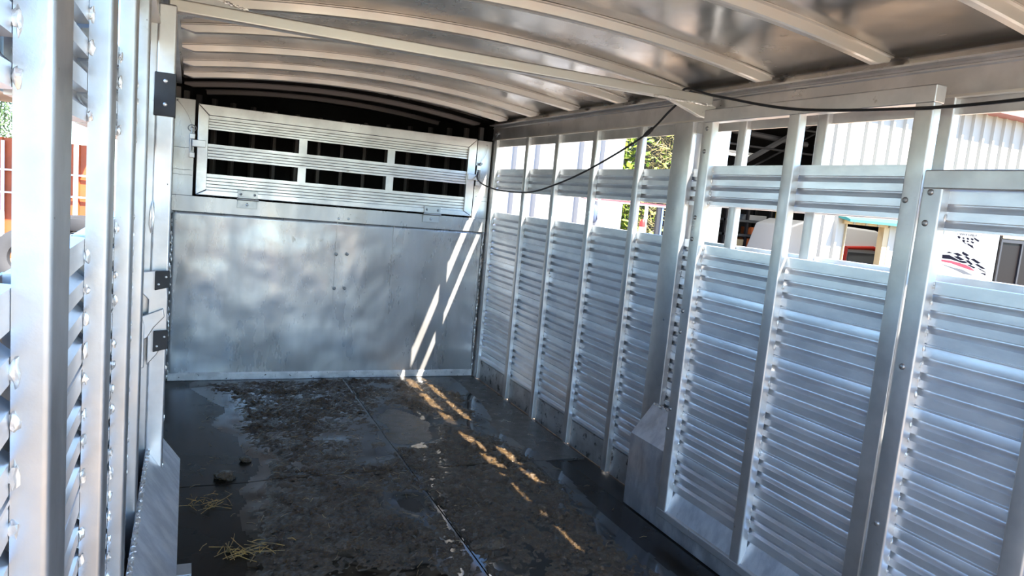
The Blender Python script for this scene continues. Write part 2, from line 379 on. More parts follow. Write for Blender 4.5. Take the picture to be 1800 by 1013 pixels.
def bow(y, m, x0=.045, x1=1.998):
    prof = [(-.030, .034), (-.030, .030), (-.019, .029), (-.015, .004), (-.010, .0), (.010, .0), (.015, .004), (.019, .029), (.030, .030), (.030, .034)]
    bm = B(); n = 40; rows = []
    for i in range(n + 1):
        x = x0 + (x1 - x0) * i / n; e = min(i, n - i); dz = .020 if e == 0 else 0
        rows.append([bm.verts.new((x, y + a, zbow(x) + max(b, dz if e == 0 else 0))) for a, b in prof])
    for i in range(n):
        for k in range(len(prof)): 
            k2 = (k + 1) % len(prof); bm.faces.new((rows[i][k], rows[i + 1][k], rows[i + 1][k2], rows[i][k2]))
    bm.faces.new(rows[0]); bm.faces.new(list(reversed(rows[-1])))
    return adopt(obj('roof_bow', bm, m, smooth=True), ceil)
for y in (.72, .22, -.284, -.761, -1.256, -1.735, -2.20, -2.682, -3.168, -3.63, -4.1, -4.57):
    bow(y, ALB if y < 0 else RIBM)  # bows inside the nose take the shade-darkened copy

# floor: deck and mats
fl = bpy.data.meshes.new('floor'); bm = B(); box(bm, -.03, 2.06, YEND, 1.2, -.05, -.012); fo = obj('floor', bm, DECK); tag(fo, kind='structure')
mats_ = [(.004, 1.078, -1.663, -.004, 'wet black rubber floor mat in far left corner below the front wall'),
         (1.084, 2.026, -1.663, -.004, 'wet black rubber floor mat far right with orange sun patches and bright glare'),
         (.004, 1.078, -3.34, -1.669, 'wet black rubber floor mat at near left beside the left wheel box'),
         (1.084, 1.91, -3.34, -1.669, 'wet black rubber floor mat at near right beside the right wheel box'),
         ]
for x0, x1, y0, y1, lb in mats_:
    bm = B(); box(bm, x0, x1, y0, y1, -.012, .0)
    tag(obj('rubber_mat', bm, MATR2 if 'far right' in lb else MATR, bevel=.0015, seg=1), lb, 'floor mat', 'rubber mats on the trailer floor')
bm = B(); box(bm, .10, 1.90, -4.9, -3.346, -.012, 0); tag(obj('rubber_mat', bm, MATR, bevel=.0015, seg=1), 'wet black rubber floor mat nearest the camera, at the bottom edge of the photo', 'floor mat', 'rubber mats on the trailer floor')

# manure layer
def mudh(x, y, want_mask=False):
    big = noise.fractal(Vector((x * 2.1 + 3, y * 1.9, .5)), 1.0, 2.0, 3)
    edge = min(1, max(0, (1.86 - x) / .28)) * min(1, max(0, (x - .10) / .35))
    edge2 = 1 if y < -.12 else max(0, -y / .12)
    m_ = edge * edge2 * (.80 + big * .85) - .12
    # bare wet zones seen in the photo
    for cx, cy, rx, ry, a in ((.22, -1.45, .22, .55, .8), (.30, -2.35, .28, .35, .6), (1.25, -1.0, .16, .65, .8), (.98, -2.05, .10, .12, .6), (.86, -1.52, .26, .12, .55), (1.75, -1.3, .2, .5, .25), (1.78, -2.4, .2, .6, .3), (.10, -.5, .3, .3, .35)):
        d = ((x - cx) / rx) ** 2 + ((y - cy) / ry) ** 2
        if d < 4: m_ -= a * math.exp(-d)
    if want_mask: return m_
    if m_ <= 0: return -.004
    f = abs(noise.fractal(Vector((x * 17, y * 14, 1.3)), .9, 2.1, 5))
    f2 = noise.fractal(Vector((x * 55, y * 45, 4)), .8, 2.0, 3)
    s_ = min(1, m_ * 2.2)
    n3 = noise.noise_vector(Vector((x * 12, y * 12, 5))) * .25
    q1 = 1 - abs(noise.noise(Vector((x * 27 + n3.x * 6, y * 22 + n3.y * 6, 2.2)))) * 2.6
    q2 = 1 - abs(noise.noise(Vector((x * 52 + n3.y * 9, y * 44 + n3.x * 9, 8.2)))) * 2.4
    lump = .5 + noise.noise(Vector((x * 6, y * 6, 21)))
    h = s_ * (.0006 + .008 * f + (.008 + .008 * lump) * max(0, q1) ** 2 * (.4 + .6 * lump) + .0045 * max(0, q2) + .002 * f2)
    cl = noise.noise(Vector((x * 9, y * 8, 9)))
    if cl > .38: h += s_ * (cl - .38) * .06
    for sx in (1.081,):
        if abs(x - sx) < .007 and y < -.0 and (noise.noise(Vector((0, y * 3, 0))) > -.25): h = -.006
    if abs(y + 1.666) < .008 and .3 < x < 1.75: h = -.006
    return h
def axis(a, b, st, ins):
    v = [a + st * k for k in range(int((b - a) / st) + 1)] + [b]
    v = [q for q in v if all(abs(q - i) > .011 for i in ins)]
    for i in ins: v += [i - .011, i - .006, i, i + .006, i + .011]
    return sorted(v)
xs = axis(.02, 2.01, .0105, [1.081]); ys = axis(-3.3, -.015, .0115, [-1.666])
bm = B(); H = [[mudh(x, y) for y in ys] for x in xs]; V = {}
def gvt(i, j):
    if (i, j) not in V: V[i, j] = bm.verts.new((xs[i], ys[j], max(H[i][j], -.003)))
    return V[i, j]
for i in range(len(xs) - 1):
    for j in range(len(ys) - 1):
        if max(H[i][j], H[i + 1][j], H[i][j + 1], H[i + 1][j + 1]) > 0: bm.faces.new((gvt(i, j), gvt(i + 1, j), gvt(i + 1, j + 1), gvt(i, j + 1)))
tag(obj('manure', bm, MUD, smooth=True), 'wet dark brown manure trampled over the rubber mats', 'manure', kind='stuff')
# murky water film pooled between the lumps
def sstep(t): t = max(0, min(1, t)); return t * t * (3 - 2 * t)
MK = [[mudh(x, y, True) + (.12 if x < 1.9 else 0) for y in ys] for x in xs]
bm = B(); V = {}
def wv(i, j):
    if (i, j) not in V: V[i, j] = bm.verts.new((xs[i], ys[j], .0003 + .0040 * sstep(MK[i][j] / .42)))
    return V[i, j]
for i in range(0, len(xs) - 1):
    for j in range(0, len(ys) - 1):
        if min(MK[i][j], MK[i + 1][j], MK[i][j + 1], MK[i + 1][j + 1]) > 0 and min(abs(xs[i] - 1.081), abs(ys[j] + 1.666)) > .005: bm.faces.new((wv(i, j), wv(i + 1, j), wv(i + 1, j + 1), wv(i, j + 1)))
WATER = mat('murky_water', (.020, .015, .010), 0, .07, .04, 6, spec=.6, bump=.08, bscale=30, bdist=.001)
tag(obj('muddy_water', bm, WATER, smooth=True), 'murky water film pooled between the manure lumps', 'water', kind='stuff')
# separate dung clods
for (x, y, r, lb) in ((.28, -1.60, .035, 'small dark dung clod on the wet mat near the left wheel box'), (.37, -1.42, .022, 'smallest dung clod lying left on the far mat')):
    bm = B(); q = bmesh.ops.create_icosphere(bm, subdivisions=3, radius=r)
    for v in q['verts']:
        k = 1 + .5 * noise.fractal(v.co * 40, 1, 2, 3); v.co = Vector((x + v.co.x * k * 1.2, y + v.co.y * k, max(-.002, .010 + v.co.z * k * .6)))
    tag(obj('dung_clod', bm, MUD, smooth=True), lb, 'dung clod', 'loose dung clods')
# straw
def straw(name, n, cx, cy, rx, ry, lb, up=.01, m=STRAW, ln=(.02, .09), r=.0011):
    bm = B()
    for _ in range(n):
        x = cx + random.gauss(0, rx); y = cy + random.gauss(0, ry)
        if not (.12 < x < 1.95 and -3.2 < y < -.03): continue
        a = random.random() * math.pi; l = random.uniform(*ln); z = max(0, mudh(x, y)) + random.uniform(.002, up); b_ = random.uniform(-.02, .02)
        dx, dy = math.cos(a) * l / 2, math.sin(a) * l / 2
        tube(bm, [(x - dx, y - dy, z), (x + b_ * l * 3, y, z + random.uniform(0, .006)), (x + dx, y + dy, max(.002, z + random.uniform(-.004, .008)))], r, 4)
    tag(obj(name, bm, m), lb, 'straw', kind='stuff')
straw('straw', 38, .30, -2.27, .055, .04, 'tuft of yellow straw on the mat at the lower left', .02, ln=(.03, .10), r=.0014)
straw('straw', 36, .19, -1.86, .04, .05, 'tangled brown straw tuft beside the left wheel box', .02)
straw('straw', 420, .9, -1.2, .45, .7, 'loose straw bits scattered thinly through the manure', .004, mat('dull_straw', (.24, .16, .07), 0, .5), (.012, .05), .0008)

# ================================================================ THINGS in the trailer
# drop-down window gate in the front partition
g_ = empty('drop_down_gate', (1.02, -.02, 1.16)); tag(g_, 'wide horizontal aluminium drop-down window gate with three ribbed rails in the front wall', 'gate')
X0, X1, Z0, Z1, FW = .128, 1.903, 1.158, 1.695, .062
def mitre(name, pts):
    bm = B(); prism(bm, pts, -.034, .004, 'y'); adopt(obj(name, bm, AL, bevel=.004), g_)
mitre('frame_top', [(X0, Z1), (X1, Z1), (X1 - FW, Z1 - FW), (X0 + FW, Z1 - FW)])
mitre('frame_bottom', [(X0, Z0), (X0 + FW, Z0 + .034), (X1 - FW, Z0 + .034), (X1, Z0)])
mitre('frame_stile', [(X0, Z0), (X0, Z1), (X0 + FW - .003, Z1 - FW), (X0 + FW - .003, Z0 + .034)])
mitre('frame_stile', [(X1, Z0), (X1 - FW + .003, Z0 + .034), (X1 - FW + .003, Z1 - FW), (X1, Z1)])
def grooved(bm, x0, x1, z0, z1, n):
    pts = [(-.020, z1)]; h = (z1 - z0) / n
    for k in range(1, n):
        zc = z1 - k * h; pts += [(-.020, zc + .0035), (-.0125, zc + .0028), (-.0125, zc - .0012), (-.018, zc - .0035), (-.020, zc - .006)]
    pts += [(-.020, z0), (-.002, z0), (-.002, z1)]
    prism(bm, pts, x0, x1, 'x')
for z0, z1 in ((1.552, 1.632), (1.378, 1.466), (1.192, 1.288)):
    bm = B(); grooved(bm, X0 + FW - .01, X1 - FW + .01, z0, z1, 5); adopt(obj('slat_rail', bm, AL), g_)
for xa in (.715, 1.283):
    for z0, z1 in ((1.466, 1.552), (1.288, 1.378)):
        bm = B(); box(bm, xa, xa + .05, -.016, -.004, z0 - .005, z1 + .005); adopt(obj('divider', bm, AL, bevel=.001), g_)
for xa, xb, za in ((.06 + .04, .175, 1.462), (1.850, 1.925, 1.432)):
    bm = B(); box(bm, xa, xb, -.046, -.034, za - .022, za + .02); adopt(obj('latch_tab', bm, AL, bevel=.003), g_)
for xa, zm in ((.366, 1.152), (1.556, 1.152)):
    h = empty('hinge', (xa + .06, -.03, zm)); adopt(h, g_)
    def hp(nm, bm, m, **k):
        o = obj(nm, bm, m, **k); o.parent = h; o.matrix_parent_inverse = (Matrix.Translation(g_.location) @ Matrix.Translation(-g_.location) @ Matrix.Translation(h.location)).inverted()
    bm = B(); box(bm, xa, xa + .116, -.041, -.034, zm + .004, zm + .052); hp('hinge_leaf', bm, HNG, bevel=.001)
    bm = B(); box(bm, xa, xa + .116, -.020, -.012, zm - .056, zm - .004); hp('hinge_leaf', bm, HNG, bevel=.001)
    bm = B(); cyl(bm, (xa - .004, -.040, zm), (xa + .122, -.040, zm), .0075, 12); hp('hinge_pin', bm, STEEL, smooth=True)
    for q in (.018, .098):
        bm = B(); dome(bm, (xa + q, -.041, zm + .03), (0, -1, 0), .008, .006); hp('bolt', bm, BOLT, smooth=True)
    bm = B(); dome(bm, (xa + .058, -.020, zm - .033), (0, -1, 0), .009, .005); hp('bolt', bm, AL, smooth=True)
# lynch pins on lanyards
def pin(x, z, top, lb, ring):
    r = empty('lynch_pin', (x, -.035, z)); tag(r, lb, 'pin', 'pins that lock the drop-down gate')
    bm = B(); cyl(bm, (x, -.028, z - .12), (x, -.028, z + .012), .005, 8); dome(bm, (x, -.028, z + .012), (0, 0, 1), .009, .008); adopt(obj('pin_shaft', bm, BOLT, smooth=True), r)
    bm = B(); tube(bm, [(x + ring * math.cos(a), -.030 - .010 * math.sin(a) - .004, z + .012 + ring * .85 * math.sin(a)) for a in [2 * math.pi * k / 20 for k in range(20)]], .0022, 6, True); adopt(obj('pin_ring', bm, BOLT, smooth=True), r)
    bm = B(); tx, tz = top
    tube(bm, [(tx + (x - tx) * t + .012 * math.sin(math.pi * t), -.020 - .006 * math.sin(math.pi * t), tz + (z + .02 - tz) * t) for t in [k / 10 for k in range(11)]], .0012, 5); adopt(obj('lanyard', bm, BOLT), r)
    bm = B(); dome(bm, (tx, -.012, tz), (0, -1, 0), .006, .004); adopt(obj('lanyard_rivet', bm, STEEL, smooth=True), r)
pin(.098, 1.535, (.015, 1.70), 'small locking pin with big wire ring at the left end of the drop-down gate', .022)
pin(1.940, 1.515, (1.985, 1.66), 'small locking pin on thin lanyard at the right end of the drop-down gate', .010)

# header beam
hb = empty('header_beam', (1.0, -2.36, 1.78)); tag(hb, 'straight aluminium header beam spanning under the roof bows above the centre gate opening', 'beam')
bm = B(); box(bm, .02, 2.0, -2.385, -2.345, 1.752, 1.790); adopt(obj('beam', bm, ALB, bevel=.006), hb)
bm = B(); prism(bm, [(.005, 1.79), (.24, 1.79), (.05, 1.835), (.005, 1.835)], -2.372, -2.366, 'y'); adopt(obj('gusset', bm, AL), hb)
bm = B(); prism(bm, [(1.79, 1.752), (2.022, 1.752), (2.022, 1.70), (1.95, 1.703)], -2.378, -2.352, 'y'); adopt(obj('gusset', bm, ALB, bevel=.002), hb)
bm = B()
for k in range(16): blob(bm, (1.72 + k * .018, -2.388, 1.751 + random.uniform(-.002, .002)), (.012, .003, .005))
for k in range(14): blob(bm, (.06 + k * .013, -2.374, 1.83 - k * .0028), (.009, .004, .004))
adopt(obj('weld_bead', bm, WELD, smooth=True), hb)

# slam post on the left
sp = empty('slam_post', (.022, -2.43, .38)); tag(sp, 'tall white-grey aluminium slam post at left with a black rubber pad near its top', 'post')
bm = B(); box(bm, -.002, .046, -2.452, -2.405, .30, 1.758); adopt(obj('post', bm, AL, bevel=.006), sp)
pd = empty('rubber_pad', (.022, -2.45, 1.5)); adopt(pd, sp)
def subpart(o, par): o.parent = par; o.matrix_parent_inverse = Matrix.Translation(-par.location); return o
bm = B(); box(bm, -.006, .049, -2.459, -2.40, 1.447, 1.568)
bpad = adopt(obj('pad_sleeve', bm, RUB, bevel=.002), sp); bpad['label'] = 'black rubber sleeve'
bpy.data.objects.remove(pd)
for zz in (1.545, 1.480):
    bm = B(); dome(bm, (.022, -2.459, zz), (0, -1, 0), .006, .003); o = obj('screw', bm, AL, smooth=True); o.parent = bpad
bm = B(); z = .4
while z < 1.1:
    blob(bm, (.044, -2.44, z), (.005, .004, .012)); z += random.uniform(.07, .16)
blob(bm, (-.003, -2.455, 1.16), (.006, .006, .04))
adopt(obj('weld_bead', bm, WELD, smooth=True), sp)
bm = B(); box(bm, .030, .047, -2.454, -2.4525, 1.755, 1.7575)
bm.free()

# slam latch
lt = empty('slam_latch', (.01, -2.48, .86)); tag(lt, 'cast aluminium gate latch with two black rubber bumpers on the left slam post', 'latch')
yl = -2.475
bm = B()
prism(bm, [(-.026, 1.0), (.012, 1.005), (.040, .99), (.046, .93), (.046, .80), (.02, .755), (-.004, .725), (-.004, .92), (-.026, .945)], yl - .006, yl + .016, 'y')
adopt(obj('latch_body', bm, AL, bevel=.003), lt)
bm = B(); prism(bm, [(-.030, .72), (-.034, .89), (-.028, .905), (-.012, .85), (-.010, .72)], yl - .022, yl - .002, 'y'); adopt(obj('catch_lip', bm, AL, bevel=.004), lt)
bm = B(); prism(bm, [(-.022, .872), (.036, .897), (.040, .872), (.014, .842), (-.004, .81), (-.016, .80)], yl - .018, yl - .004, 'y'); adopt(obj('ramp_rib', bm, AL, bevel=.003), lt)
bm = B(); dome(bm, (.030, yl - .006, .875), (0, -1, 0), .010, .005, 14); adopt(obj('pivot_bolt', bm, BOLT, smooth=True), lt)
for z0, z1, q in ((.950, 1.008, .0), (.768, .832, .0)):
    bm = B(); prism(bm, [(.012, z0), (.012, z1 - .003), (.050, z1), (.050, z0 + .010)], yl - .022, yl - .006, 'y')
    bb = adopt(obj('rubber_bumper', bm, RUB, bevel=.002), lt); bb['label'] = 'black rubber bumper'
    for xx, zz in ((.022, z0 + .018), (.041, z1 - .018)):
        bm = B(); dome(bm, (xx, yl - .022, zz), (0, -1, 0), .0035, .002); o = obj('screw', bm, AL, smooth=True); o.parent = bb

# wheel-well boxes
def wheelbox(s, X, xin, lb):
    r = empty('wheel_box', (X, -3.0, 0)); tag(r, lb, 'wheel box')
    bm = B()
    a = [(X, 0), (xin, 0), (xin, .325), (X, .46)]
    ya, yb = -2.195, -3.95
    A = [bm.verts.new((x, ya, z)) for x, z in a]; D = [bm.verts.new((x, yb, z)) for x, z in a]
    # top front is chamfered towards the wall
    for i in range(4): bm.faces.new((A[i], A[(i + 1) % 4], D[(i + 1) % 4], D[i]))
    bm.faces.new(A); bm.faces.new(list(reversed(D)))
    adopt(obj('box_sheet', bm, ALG), r)
    bm = B(); y = ya - .02
    while y > yb + .05:
        blob(bm, (X - s * .006, y, .456), (.006, .012, .005)); y -= .03
    adopt(obj('weld_bead', bm, WELD, smooth=True), r)
wheelbox(1, W, 1.925, 'sloped aluminium wheel box low on the right wall, half behind the folded centre gate')
wheelbox(-1, 0.0, .096, 'sloped aluminium wheel box at the lower left below the slam post')
# floor bracket at the left wheel box
bk = empty('floor_bracket', (.11, -2.45, 0)); tag(bk, 'small bent aluminium floor bracket by the left wheel box at the bottom edge', 'bracket')
bm = B(); box(bm, .096, .140, -2.47, -2.40, .045, .050); adopt(obj('bracket_top', bm, AL, bevel=.001), bk)
bm = B(); box(bm, .134, .140, -2.47, -2.40, .0, .045); box(bm, .096, .134, -2.475, -2.470, .010, .045); adopt(obj('bracket_leg', bm, AL, bevel=.001), bk)

# gates folded against the right wall
def gate(name, lb, X, ya, yb, z0, z1, mids, panels, rails, botplate, bolts, fw=.057, tr=.049):
    r = empty(name, (X, (ya + yb) / 2, z0)); tag(r, lb, 'gate')
    d = .030; XS = X + .030
    ups = [(ya, ya - fw)] + mids + [(yb + fw, yb)]
    for i, (a, b) in enumerate(ups):
        nm = 'frame_post' if i in (0, len(ups) - 1) else 'mid_post'
        post(nm, X, 1, b, a, z0 + .030, z1 - tr + .0, r, d, bs=.95, pitch=UNIT * (2 if i else 1))
    bm = B()
    prism(bm, [(X, z1), (X + d + .012, z1), (X + d + .012, z1 - tr), (X, z1 - tr)], yb, ya, 'y'); adopt(obj('top_rail', bm, AL, bevel=.004), r)
    bm = B(); prism(bm, [(X, z0), (X + d, z0), (X + d, z0 + .038), (X, z0 + .030)], yb, ya, 'y'); adopt(obj('bottom_rail', bm, AL, bevel=.004), r)
    for i in range(len(ups) - 1):
        hi, lo = ups[i][1] + .012, ups[i + 1][0] - .012
        for pz0, pz1 in panels:
            bm = B(); slat_panel(bm, XS, 1, lo, hi, pz0, pz1, .019)
            adopt(obj('slat_panel', bm, ALS, smooth=True), r)
        bm = B(); prism(bm, [(X + .010, z0 + .03), (XS + .010, botplate), (XS + .014, botplate), (X + .016, z0 + .03)], lo, hi, 'y'); adopt(obj('kick_plate', bm, ALG), r)
    for (y, z) in bolts:
        bm = B(); dome(bm, (X, y, z), (-1, 0, 0), .0085, .006, 12); adopt(obj('bolt', bm, BOLT, smooth=True), r)
    return r
g1 = gate('centre_gate', 'tall ribbed aluminium centre gate folded against the right wall, with bolts down its hinge edge', 1.885, -2.484, -3.436, .081, 1.712,
          [(-2.922, -2.971)], [(.196, 1.198), (1.351, 1.503)], None, .198,
          [(-2.512, 1.640), (-2.512, 1.554), (-2.505, 1.30), (-2.502, 1.216), (-2.500, .930), (-2.500, .846), (-2.497, .529), (-2.495, .447), (-3.395, 1.402)])
g2 = gate('slider_gate', 'lower ribbed aluminium gate folded in front of the centre gate at the right edge', 1.835, -3.477, -4.27, .081, 1.480,
          [(-3.820, -3.874)], [(.196, 1.195), (1.327, 1.429)], None, .198, [(-3.503, 1.422), (-3.501, 1.342), (-3.503, .96), (-3.503, .52)])

# black cable
def catmull(P, n=10):
    P = [Vector(p) for p in P]; out = []
    P = [P[0] * 2 - P[1]] + P + [P[-1] * 2 - P[-2]]
    for i in range(1, len(P) - 2):
        for k in range(n):
            t = k / n; a, b, c, d = P[i - 1], P[i], P[i + 1], P[i + 2]
            out.append(.5 * ((2 * b) + (c - a) * t + (2 * a - 5 * b + 4 * c - d) * t * t + (3 * b - a - 3 * c + d) * t ** 3))
    out.append(P[-2]); return out
cb = empty('black_cable', (1.88, -1.2, 1.4)); tag(cb, 'thin black cable drooping from the front gate over the header beam', 'cable')
pts = catmull([(1.93, -.018, 1.47), (1.90, -.10, 1.42), (1.88, -.28, 1.382), (1.88, -.55, 1.354), (1.88, -.992, 1.354), (1.88, -1.35, 1.412), (1.88, -1.678, 1.492), (1.88, -2.091, 1.626), (1.88, -2.26, 1.72), (1.88, -2.335, 1.765), (1.875, -2.345, 1.797), (1.87, -2.39, 1.800), (1.876, -2.47, 1.777), (1.88, -2.60, 1.747), (1.88, -2.957, 1.679), (1.88, -3.371, 1.650), (1.88, -3.68, 1.650), (1.9, -4.1, 1.68), (1.93, -4.6, 1.75)])
bm = B(); tube(bm, pts, .0048, 8); adopt(obj('cable_sheath', bm, CABLE, smooth=True), cb)
bm = B(); tube(bm, [(1.88, -2.105, 1.631), (1.88, -2.13, 1.642), (1.88, -2.155, 1.657)], [.008, .011, .008], 8); adopt(obj('cable_joint', bm, RUB, smooth=True), cb)
# tie ring
tr_ = empty('tie_ring', (2.02, -.11, 1.735)); tag(tr_, 'small dark tie ring at the top of the right front corner', 'ring')
bm = B(); cyl(bm, (2.03, -.11, 1.742), (2.012, -.11, 1.742), .013, 12); adopt(obj('ring_base', bm, BOLT, smooth=True), tr_)
bm = B(); tube(bm, [(2.010, -.11 + .016 * math.cos(a), 1.735 + .016 * math.sin(a)) for a in [2 * math.pi * k / 16 for k in range(16)]], .003, 6, True); adopt(obj('ring_loop', bm, STEEL, smooth=True), tr_)

# ================================================================ OUTDOORS
bm = B(); box(bm, -40, 60, -40, 60, -.60, -.50); tag(obj('ground', bm, GROUND), kind='structure')
YB = 4.3
def siding(bm, x0, x1, z0, z1, y, pitch=.30, rib=.05):
    x = x0; P = [(x0, y)]
    while x + pitch <= x1 + 1e-6:
        for a, b in ((.12, 0), (.14, rib), (.19, rib), (.21, 0)): P.append((x + pitch * a * 3.2, y - b))
        x += pitch
    P.append((x1, y)); P += [(x1, y + .05), (x0, y + .05)]
    n = len(P) - 2
    lo = [bm.verts.new((*p, z0)) for p in P[:n]]; hi = [bm.verts.new((*p, z1)) for p in P[:n]]
    for i in range(n - 1): bm.faces.new((lo[i], lo[i + 1], hi[i + 1], hi[i]))
# shop building
sb = empty('shop_building', (11, YB, -.5)); tag(sb, 'cream ribbed metal shop building with maroon eave and open bay outside the right windows', 'building')
def bpart(nm, bm, m, **k): return adopt(obj(nm, bm, m, **k), sb)
GX0, GX1, WX0, WX1, WZ0, WZ1 = 7.62, 9.80, 10.50, 11.42, .30, 1.42
bm = B(); siding(bm, 7.3, GX0, -.5, 3.7, YB); siding(bm, GX1, WX0, -.5, 3.7, YB); siding(bm, WX0, WX1, WZ1, 3.7, YB); siding(bm, WX0, WX1, -.5, WZ0, YB)
siding(bm, WX1, 14.75, -.5, 3.7, YB); siding(bm, 14.75, 17.2, 1.72, 3.7, YB); siding(bm, 17.2, 24, -.5, 3.7, YB); siding(bm, GX0, GX1, 3.35, 3.7, YB)
bpart('siding', bm, SIDE)
bm = B(); box(bm, 6.9, 24.3, YB - .35, YB + .1, 3.70, 3.86); bpart('eave', bm, TRIM)
bm = B(); box(bm, 7.0, 24.2, YB - .3, 12, 3.86, 3.95); bpart('roof', bm, SIDE)
bm = B(); box(bm, 7.3, 24, 11.9, 12, -.5, 3.86); box(bm, 7.3, 7.4, YB + .06, 12, -.5, 3.86); box(bm, 23.9, 24, YB + .06, 12, -.5, 3.86); box(bm, 7.3, 24, YB + .06, 12, 3.78, 3.86); bpart('inner_lining', bm, DARKIN)
wfm = B(); f = .09
box(wfm, WX0 - f, WX1 + f, YB - .04, YB + .08, WZ1, WZ1 + f * .7); box(wfm, WX0 - f * .2, WX0, YB - .04, YB + .08, WZ0, WZ1); box(wfm, WX1, WX1 + f * 1.6, YB - .04, YB + .08, WZ0, WZ1); box(wfm, WX0 - f, WX1 + f, YB - .05, YB + .08, WZ0 - f, WZ0)
bpart('window_frame', wfm, TAN)
bm = B(); box(bm, 14.75, 17.2, YB - .02, YB + .06, -.5, 1.72); dp = bpart('dark_panel_door', bm, GLASSD)
bm = B()
for xx in (14.75, 15.42, 16.1, 16.8): box(bm, xx, xx + .05, YB - .05, YB - .02, -.5, 1.36)
box(bm, 14.75, 17.2, YB - .05, YB - .02, 1.36, 1.42)
bpart('door_frame', bm, DARKST)
bm = B(); box(bm, 14.80, 17.1, YB - .035, YB - .02, 1.44, 1.66); bpart('transom', bm, TAN)
# rafters, braces
for z in (2.35, 2.75, 3.15):
    bm = B(); cyl(bm, (7.5, 9.2 - z, z), (12.5, 9.2 - z, z + .03), .02, 6); bpart('roof_purlin', bm, DARKST)
for (a, b, r) in (((9.9, 7.2, 2.1), (12.3, 7.2, 3.5), .06), ((9.9, 7.0, 2.0), (12.3, 7.0, 3.3), .02), ((7.6, 7.4, 3.25), (12.5, 7.4, 3.1), .06), ((7.6, 7.4, 2.3), (12.5, 7.4, 2.1), .04)):
    bm = B(); cyl(bm, a, b, r, 6); bpart('roof_brace', bm, DARKST if r != .06 else mat('grey_steel', (.10, .10, .11), .2, .6))
# awning
bm = B(); prism(bm, [(YB - .02, 1.60), (YB - .30, 1.50), (YB - .30, 1.46), (YB - .02, 1.52)], 10.25, 13.0, 'x')
tag(obj('window_awning', bm, TEAL), 'narrow teal awning over the shop window', 'awning')
# fluorescent lamp
fx = empty('tube_light', (10.7, 7.5, 2.68)); tag(fx, 'slim glowing tube light hanging in the dark shop bay', 'lamp')
bm = B(); box(bm, 10.2, 11.2, 7.45, 7.6, 2.70, 2.76); adopt(obj('lamp_housing', bm, WHITE), fx)
bm = B(); cyl(bm, (10.25, 7.5, 2.68), (11.15, 7.5, 2.68), .025, 8); adopt(obj('lamp_tube', bm, LAMP), fx)
for lx in (9.2, 13.0):  # unseen area lights added to brighten the van and bay
    ld = bpy.data.lights.new('added_shop_fill', 'AREA'); ld.shape = 'RECTANGLE'; ld.size = 1.6; ld.size_y = .2; ld.energy = 80; ld.color = (1, .95, .85)
    lo_ = bpy.data.objects.new('added_shop_fill', ld); COL.objects.link(lo_); lo_.location = (lx, 5.3, 3.6)
# shelf with clutter
sh = empty('storage_rack', (11.3, 7.6, -.5)); tag(sh, 'dark steel storage rack at the back of the shop bay', 'rack')
for x in (10.6, 11.2, 11.85):
    bm = B(); box(bm, x, x + .05, 7.5, 7.56, -.5, 2.0); box(bm, x, x + .05, 8.0, 8.06, -.5, 2.0); adopt(obj('rack_upright', bm, DARKST), sh)
for z in (.7, 1.02, 1.33, 1.65):
    bm = B(); box(bm, 10.6, 11.9, 7.48, 8.08, z - .05, z); adopt(obj('rack_shelf', bm, mat('rack_grey', (.08, .085, .09), .2, .6)), sh)
bm = B()
for z in (-.5,): box(bm, 11.95, 12.02, 7.40, 7.47, -.5, 2.1)
tag(obj('yellow_pole', bm, YEL), 'upright yellow pole beside the storage rack', 'pole')
def clutter(nm, lb, cat, x0, x1, z0, h, m, y0=7.52, dd=.35, grp='things stored on the shop rack'):
    bm = B(); prism(bm, [(x0, z0), (x1, z0), (x1 + .01, z0 + h), (x0 - .01, z0 + h)], y0, y0 + dd, 'y')
    o = obj(nm, bm, m, bevel=.01); tag(o, lb, cat, grp)
clutter('orange_crate', 'orange crate on the rack shelf beside the yellow pole', 'crate', 11.38, 11.74, 1.02, .16, CRATE)
clutter('orange_crate', 'orange crate on the lowest visible rack shelf', 'crate', 11.30, 11.55, .70, .24, CRATE)
clutter('white_bag', 'white crumpled bag on the lowest visible rack shelf', 'bag', 11.60, 11.84, .70, .13, WHITE)
clutter('cardboard_box', 'brown cardboard box low on the rack, left of the orange crates', 'box', 11.0, 11.18, .70, .2, TAN)
clutter('grey_bundle', 'grey wrapped bundle on the upper rack shelf', 'bundle', 11.25, 11.75, 1.33, .12, mat('grey_wrap', (.3, .3, .3), 0, .7))
clutter('black_case', 'black case on the rack left of the orange crate', 'case', 10.75, 11.0, 1.02, .2, DARKST)
# white van inside the shop, behind the bay and window
vn = empty('white_van', (12.5, 6.4, -.5)); tag(vn, 'white van parked inside the shop behind the bay and window', 'van')
bm = B(); prism(bm, [(10.9, -.25), (10.9, .55), (11.15, 1.30), (11.5, 1.42), (12.4, 1.40), (13.55, 1.36), (14.2, 1.20), (14.45, .8), (14.5, -.25)], 6.15, 7.2, 'y'); adopt(obj('van_body', bm, WHITE, bevel=.05, seg=4), vn)
bm = B(); tube(bm, [(12.7, 6.12, .95), (13.5, 6.12, .98), (13.72, 6.12, .92), (13.80, 6.12, .80), (13.82, 6.12, .2), (12.7, 6.12, .2)], .045, 8, True); od = adopt(obj('door_trim', bm, RED, smooth=True), vn); od['label'] = 'red door surround'
bm = B(); box(bm, 12.8, 13.7, 6.125, 6.145, .25, .86); adopt(obj('door_glass', bm, mat('grey_glass', (.16, .17, .18), 0, .2)), vn)
for x in (11.5, 13.9):
    bm = B(); cyl(bm, (x, 6.10, -.22), (x, 6.32, -.22), .30, 20); adopt(obj('wheel', bm, TYRE, smooth=True), vn)
bpy.data.objects  # keep

